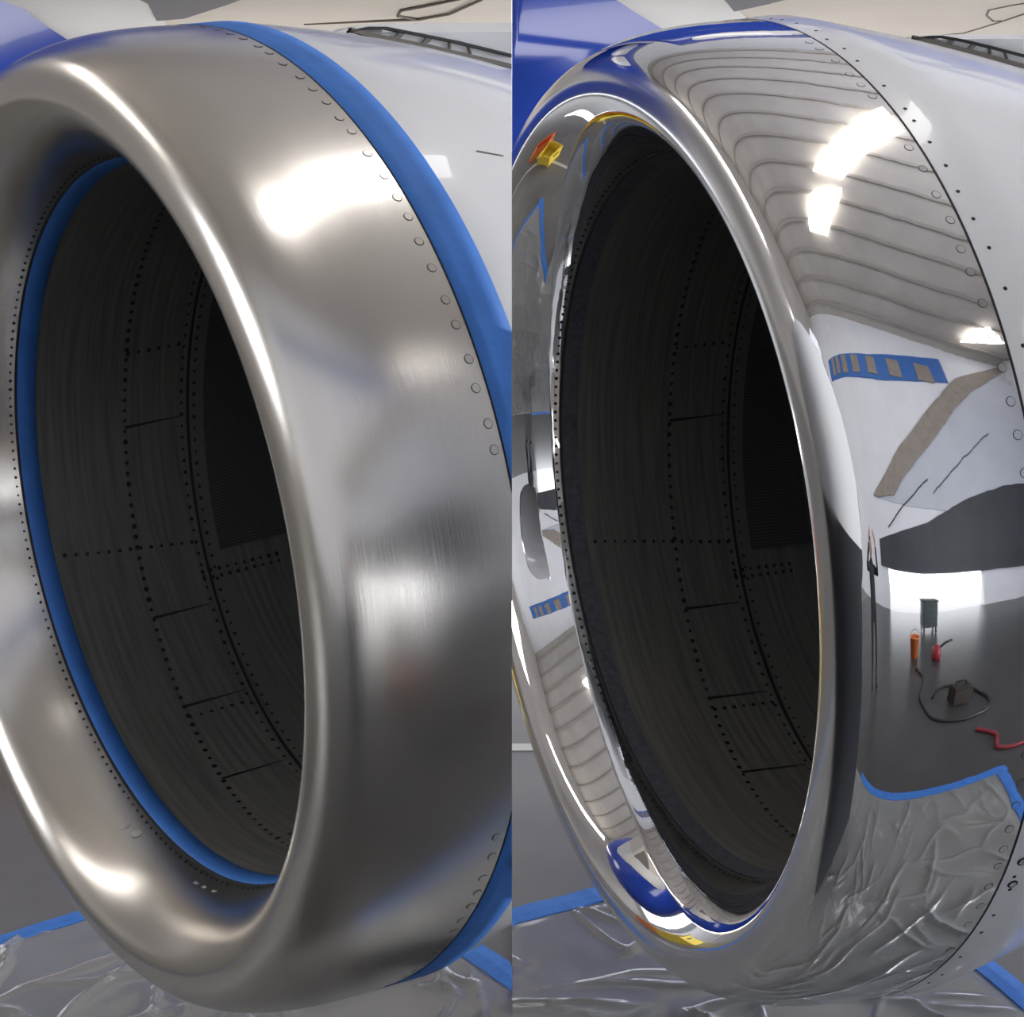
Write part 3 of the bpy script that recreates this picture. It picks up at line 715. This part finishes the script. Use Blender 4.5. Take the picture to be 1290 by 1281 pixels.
# ------------------------------------------------------------------ the photographer and the gear on the floor, seen mirrored in the polished lip
def person(loc, rot):
    root = empty('person', loc, 'person in dark work clothes with both arms raised to take a photo', 'person')
    root.rotation_euler.z = rot
    def skin(name, joints, bones, mt, sub=2):
        me = bpy.data.meshes.new(name); me.from_pydata([j[:3] for j in joints], bones, [])
        o = bpy.data.objects.new(name, me); C.objects.link(o); o.parent = root; me.materials.append(mt)
        md = o.modifiers.new('skin', 'SKIN'); md.use_smooth_shade = True
        for v, j in zip(me.skin_vertices[0].data, joints): v.radius = (j[3], j[4] if len(j) > 4 else j[3]); v.use_root = False
        me.skin_vertices[0].data[0].use_root = True
        m2 = o.modifiers.new('smooth', 'SUBSURF'); m2.levels = m2.render_levels = sub
        return o
    J = [(0, 0, .95, .16, .12), (0, .01, 1.12, .145, .11), (0, .0, 1.30, .165, .12), (0, -.01, 1.43, .12, .09), (0, 0, 1.50, .058), (0, .02, 1.56, .055)]
    B = [(0, 1), (1, 2), (2, 3), (3, 4), (4, 5)]
    for sg in (-1, 1):
        b = len(J)
        J += [(sg * .18, 0, 1.42, .062), (sg * .27, .16, 1.40, .048), (sg * .17, .36, 1.62, .036), (sg * .145, .40, 1.68, .030)]
        B += [(3, b), (b, b + 1), (b + 1, b + 2), (b + 2, b + 3)]
        b = len(J)
        J += [(sg * .10, 0, .86, .088), (sg * .115, .02, .50, .060), (sg * .12, -.03, .12, .045), (sg * .13, .05, .05, .042)]
        B += [(0, b), (b, b + 1), (b + 1, b + 2), (b + 2, b + 3)]
    skin('body', J, B, M['cloth'])['label'] = 'dark work clothes on the body'
    for sg in (-1, 1):
        H = [(sg * .145, .40, 1.68, .026), (sg * .135, .425, 1.73, .036, .02), (sg * .12, .44, 1.775, .036, .018)]
        Bh = [(0, 1), (1, 2)]
        for q in range(4):
            b = len(H); dz = .018 * (q - 1.5)
            H += [(sg * (.10 - .004 * q), .452, 1.80 + dz, .009), (sg * .072, .462, 1.812 + dz, .0085), (sg * .052, .45, 1.812 + dz, .0075)]
            Bh += [(2, b), (b, b + 1), (b + 1, b + 2)]
        b = len(H); H += [(sg * .11, .41, 1.765, .011), (sg * .085, .405, 1.79, .009)]; Bh += [(1, b), (b, b + 1)]
        skin('hand', H, Bh, M['skin'], 1)
        f = skin('shoe', [(sg * .13, -.05, .045, .045, .042), (sg * .135, .08, .04, .046, .036), (sg * .14, .19, .032, .036, .026)], [(0, 1), (1, 2)], M['shoe'])
    # head: shaped ellipsoid with brow, nose and chin
    bm = bmesh.new(); bmesh.ops.create_uvsphere(bm, u_segments=28, v_segments=20, radius=1)
    for v in bm.verts:
        x, y, z = v.co; nx, ny, nz = x * .076, y * .097, z * .12
        if z < -.1: nx *= 1 + .22 * z; ny += .018 * -z * (1 if y > 0 else -.6)
        if y > .75 and abs(x) < .22 and -.35 < z < .15: ny += .022 * (1 - abs(x) / .22)
        if y > .6 and .12 < z < .35: ny += .005
        if y > .5 and .0 < z < .14 and .2 < abs(x) < .6: ny -= .008
        if abs(x) > .93 and abs(z) < .28 and abs(y) < .3: nx *= 1.16
        v.co = (nx, ny + .03, nz + 1.66)
    me = bpy.data.meshes.new('head'); bm.to_mesh(me); bm.free(); hd = link('head', me, root, True, M['skin'])
    bm = bmesh.new(); bmesh.ops.create_uvsphere(bm, u_segments=24, v_segments=16, radius=1)
    bmesh.ops.delete(bm, geom=[v for v in bm.verts if v.co.z < -.25 or (v.co.y > .55 and v.co.z < .55)], context='VERTS')
    for v in bm.verts: v.co = (v.co.x * .083, v.co.y * .104 + .022, v.co.z * .128 + 1.668)
    me = bpy.data.meshes.new('hair'); bm.to_mesh(me); bm.free(); link('hair', me, root, True, M['hair'])
    for sg in (-1, 1):
        bm = bmesh.new(); bmesh.ops.create_uvsphere(bm, u_segments=10, v_segments=8, radius=.011, matrix=Matrix.Translation((sg * .03, .112, 1.672)))
        me = bpy.data.meshes.new('eye'); bm.to_mesh(me); bm.free(); link('eye', me, root, True, M['livery'])
    prism('mouth', [(-.022, .113), (.022, .113), (.012, .128), (-.012, .128)], 1.603, 1.611, M['red'], root)
person((-.34, -.50, 0), -.55)

cart = empty('tool_cart', (3.1, -4.2, 0), 'dark green steel tool cart standing near the half open hangar door', 'cart')
box('cabinet', (-.42, -.28, .16), (.42, .28, .82), M['greenblack'], cart, .015)
box('worktop', (-.46, -.31, .82), (.46, .31, .87), M['rubber'], cart, .01)
for k in range(4):
    dr = box('drawer', (-.38, .28, .20 + .15 * k), (.38, .295, .33 + .15 * k), M['greenblack'], cart, .004)
    box('handle', (-.2, .295, .285 + .15 * k), (.2, .32, .305 + .15 * k), M['hole'], dr, .003)
for sx in (-1, 1):
    for sy in (-1, 1):
        bm = bmesh.new(); bmesh.ops.create_cone(bm, cap_ends=True, segments=16, radius1=.08, radius2=.08, depth=.05, matrix=Matrix.Translation((sx * .34, sy * .22, .08)) @ Matrix.Rotation(PI / 2, 4, 'Y'))
        me = bpy.data.meshes.new('wheel'); bm.to_mesh(me); bm.free(); link('wheel', me, cart, False, M['rubber'])
def lathe(name, prof, mt, parent=None, seg=24):
    V = []; F = []
    for (rr, z) in prof:
        for k in range(seg): V.append((rr * math.cos(2 * PI * k / seg), rr * math.sin(2 * PI * k / seg), z))
    for i in range(len(prof) - 1):
        for k in range(seg): F.append((i * seg + k, i * seg + (k + 1) % seg, (i + 1) * seg + (k + 1) % seg, (i + 1) * seg + k))
    return pydata(name, V, F, mt, parent, True)
bk = empty('bucket', (1.7, -2.1, 0), 'orange plastic bucket on the bare floor by the hoses', 'bucket')
lathe('pail', [(.001, 0), (.15, 0), (.19, .36), (.205, .36), (.205, .38), (.18, .38), (.142, .02), (.001, .02)], M['orange'], bk)
tube('bail', [(.2 * math.cos(a), .05 * math.sin(a), .36 + .16 * math.sin(a)) for a in np.linspace(0, PI, 13)], .006, M['rubber'], bk, 6)
mc = empty('polishing_machine', (2.5, -1.75, 0), 'dark red rotary polishing machine lying on the floor', 'tool')
lathe('motor_housing', [(.001, 0), (.13, 0), (.16, .08), (.15, .2), (.1, .26), (.001, .27)], M['red'], mc)
tube('handle', [(.1, 0, .2), (.3, .05, .3), (.48, .1, .33)], [.03, .026, .022], M['rubber'], mc)
def hose(name, pts, r, mt, label):
    n = len(pts); out = []
    for i in range(n - 1):
        p = [np.array(pts[max(0, min(n - 1, i + k))], float) for k in (-1, 0, 1, 2)]
        for t in np.linspace(0, 1, 8, endpoint=(i == n - 2)):
            out.append(.5 * (2 * p[1] + (p[2] - p[0]) * t + (2 * p[0] - 5 * p[1] + 4 * p[2] - p[3]) * t * t + (3 * p[1] - p[0] - 3 * p[2] + p[3]) * t ** 3))
    setp(tube(name, [(q[0], q[1], r) for q in out], r, mt, None, 8), label, 'hose')
hose('air_hose', [(1.62, -1.35), (1.75, -.9), (1.5, -.3), (1.6, .25), (2.0, .5), (2.5, .45), (2.65, .1), (2.5, -.3), (2.05, -.45), (1.8, -.2)], .018, M['rubber'], 'black air hose coiled on the bare floor beside the photographer')
hose('air_hose', [(2.1, .78), (2.22, .98), (2.12, 1.2), (2.5, 1.3), (3.2, 1.4)], .02, M['red'], 'red air hose lying beside the front corner of the tape')
bx = empty('power_pack', (2.2, .1, 0), 'small dark brown box in the loops of the black hose', 'box')
box('case', (-.16, -.11, .02), (.16, .11, .24), M['hair'], bx, .02); tube('grip', [(-.1, 0, .24), (-.08, 0, .29), (.08, 0, .29), (.1, 0, .24)], .012, M['rubber'], bx, 8)

def crate(loc, rz, mt, label):
    root = empty('crate', loc, label, 'crate'); root.rotation_euler.z = rz
    box('base', (-.3, -.2, 0), (.3, .2, .02), mt, root)
    for nm, lo, hi in (('side_panel', (-.3, -.2, .02), (.3, -.18, .3)), ('side_panel', (-.3, .18, .02), (.3, .2, .3)), ('end_panel', (-.3, -.18, .02), (-.28, .18, .3)), ('end_panel', (.28, -.18, .02), (.3, .18, .3))):
        box(nm, lo, hi, mt, root, .004)
    box('rim', (-.32, -.22, .28), (.32, -.2, .31), mt, root, .004); box('rim', (-.32, .2, .28), (.32, .22, .31), mt, root, .004)
    for sx in (-1, 1): box('handle', (sx * .31 - .012, -.08, .2), (sx * .31 + .012, .08, .23), M['rubber'], root, .004)
crate((-1.95, 5.7, 0), .3, M['orange'], 'orange plastic crate on the floor behind the dull taped engine')
crate((-1.25, 5.3, 0), -.2, M['yellow'], 'yellow plastic crate on the floor behind the dull taped engine')
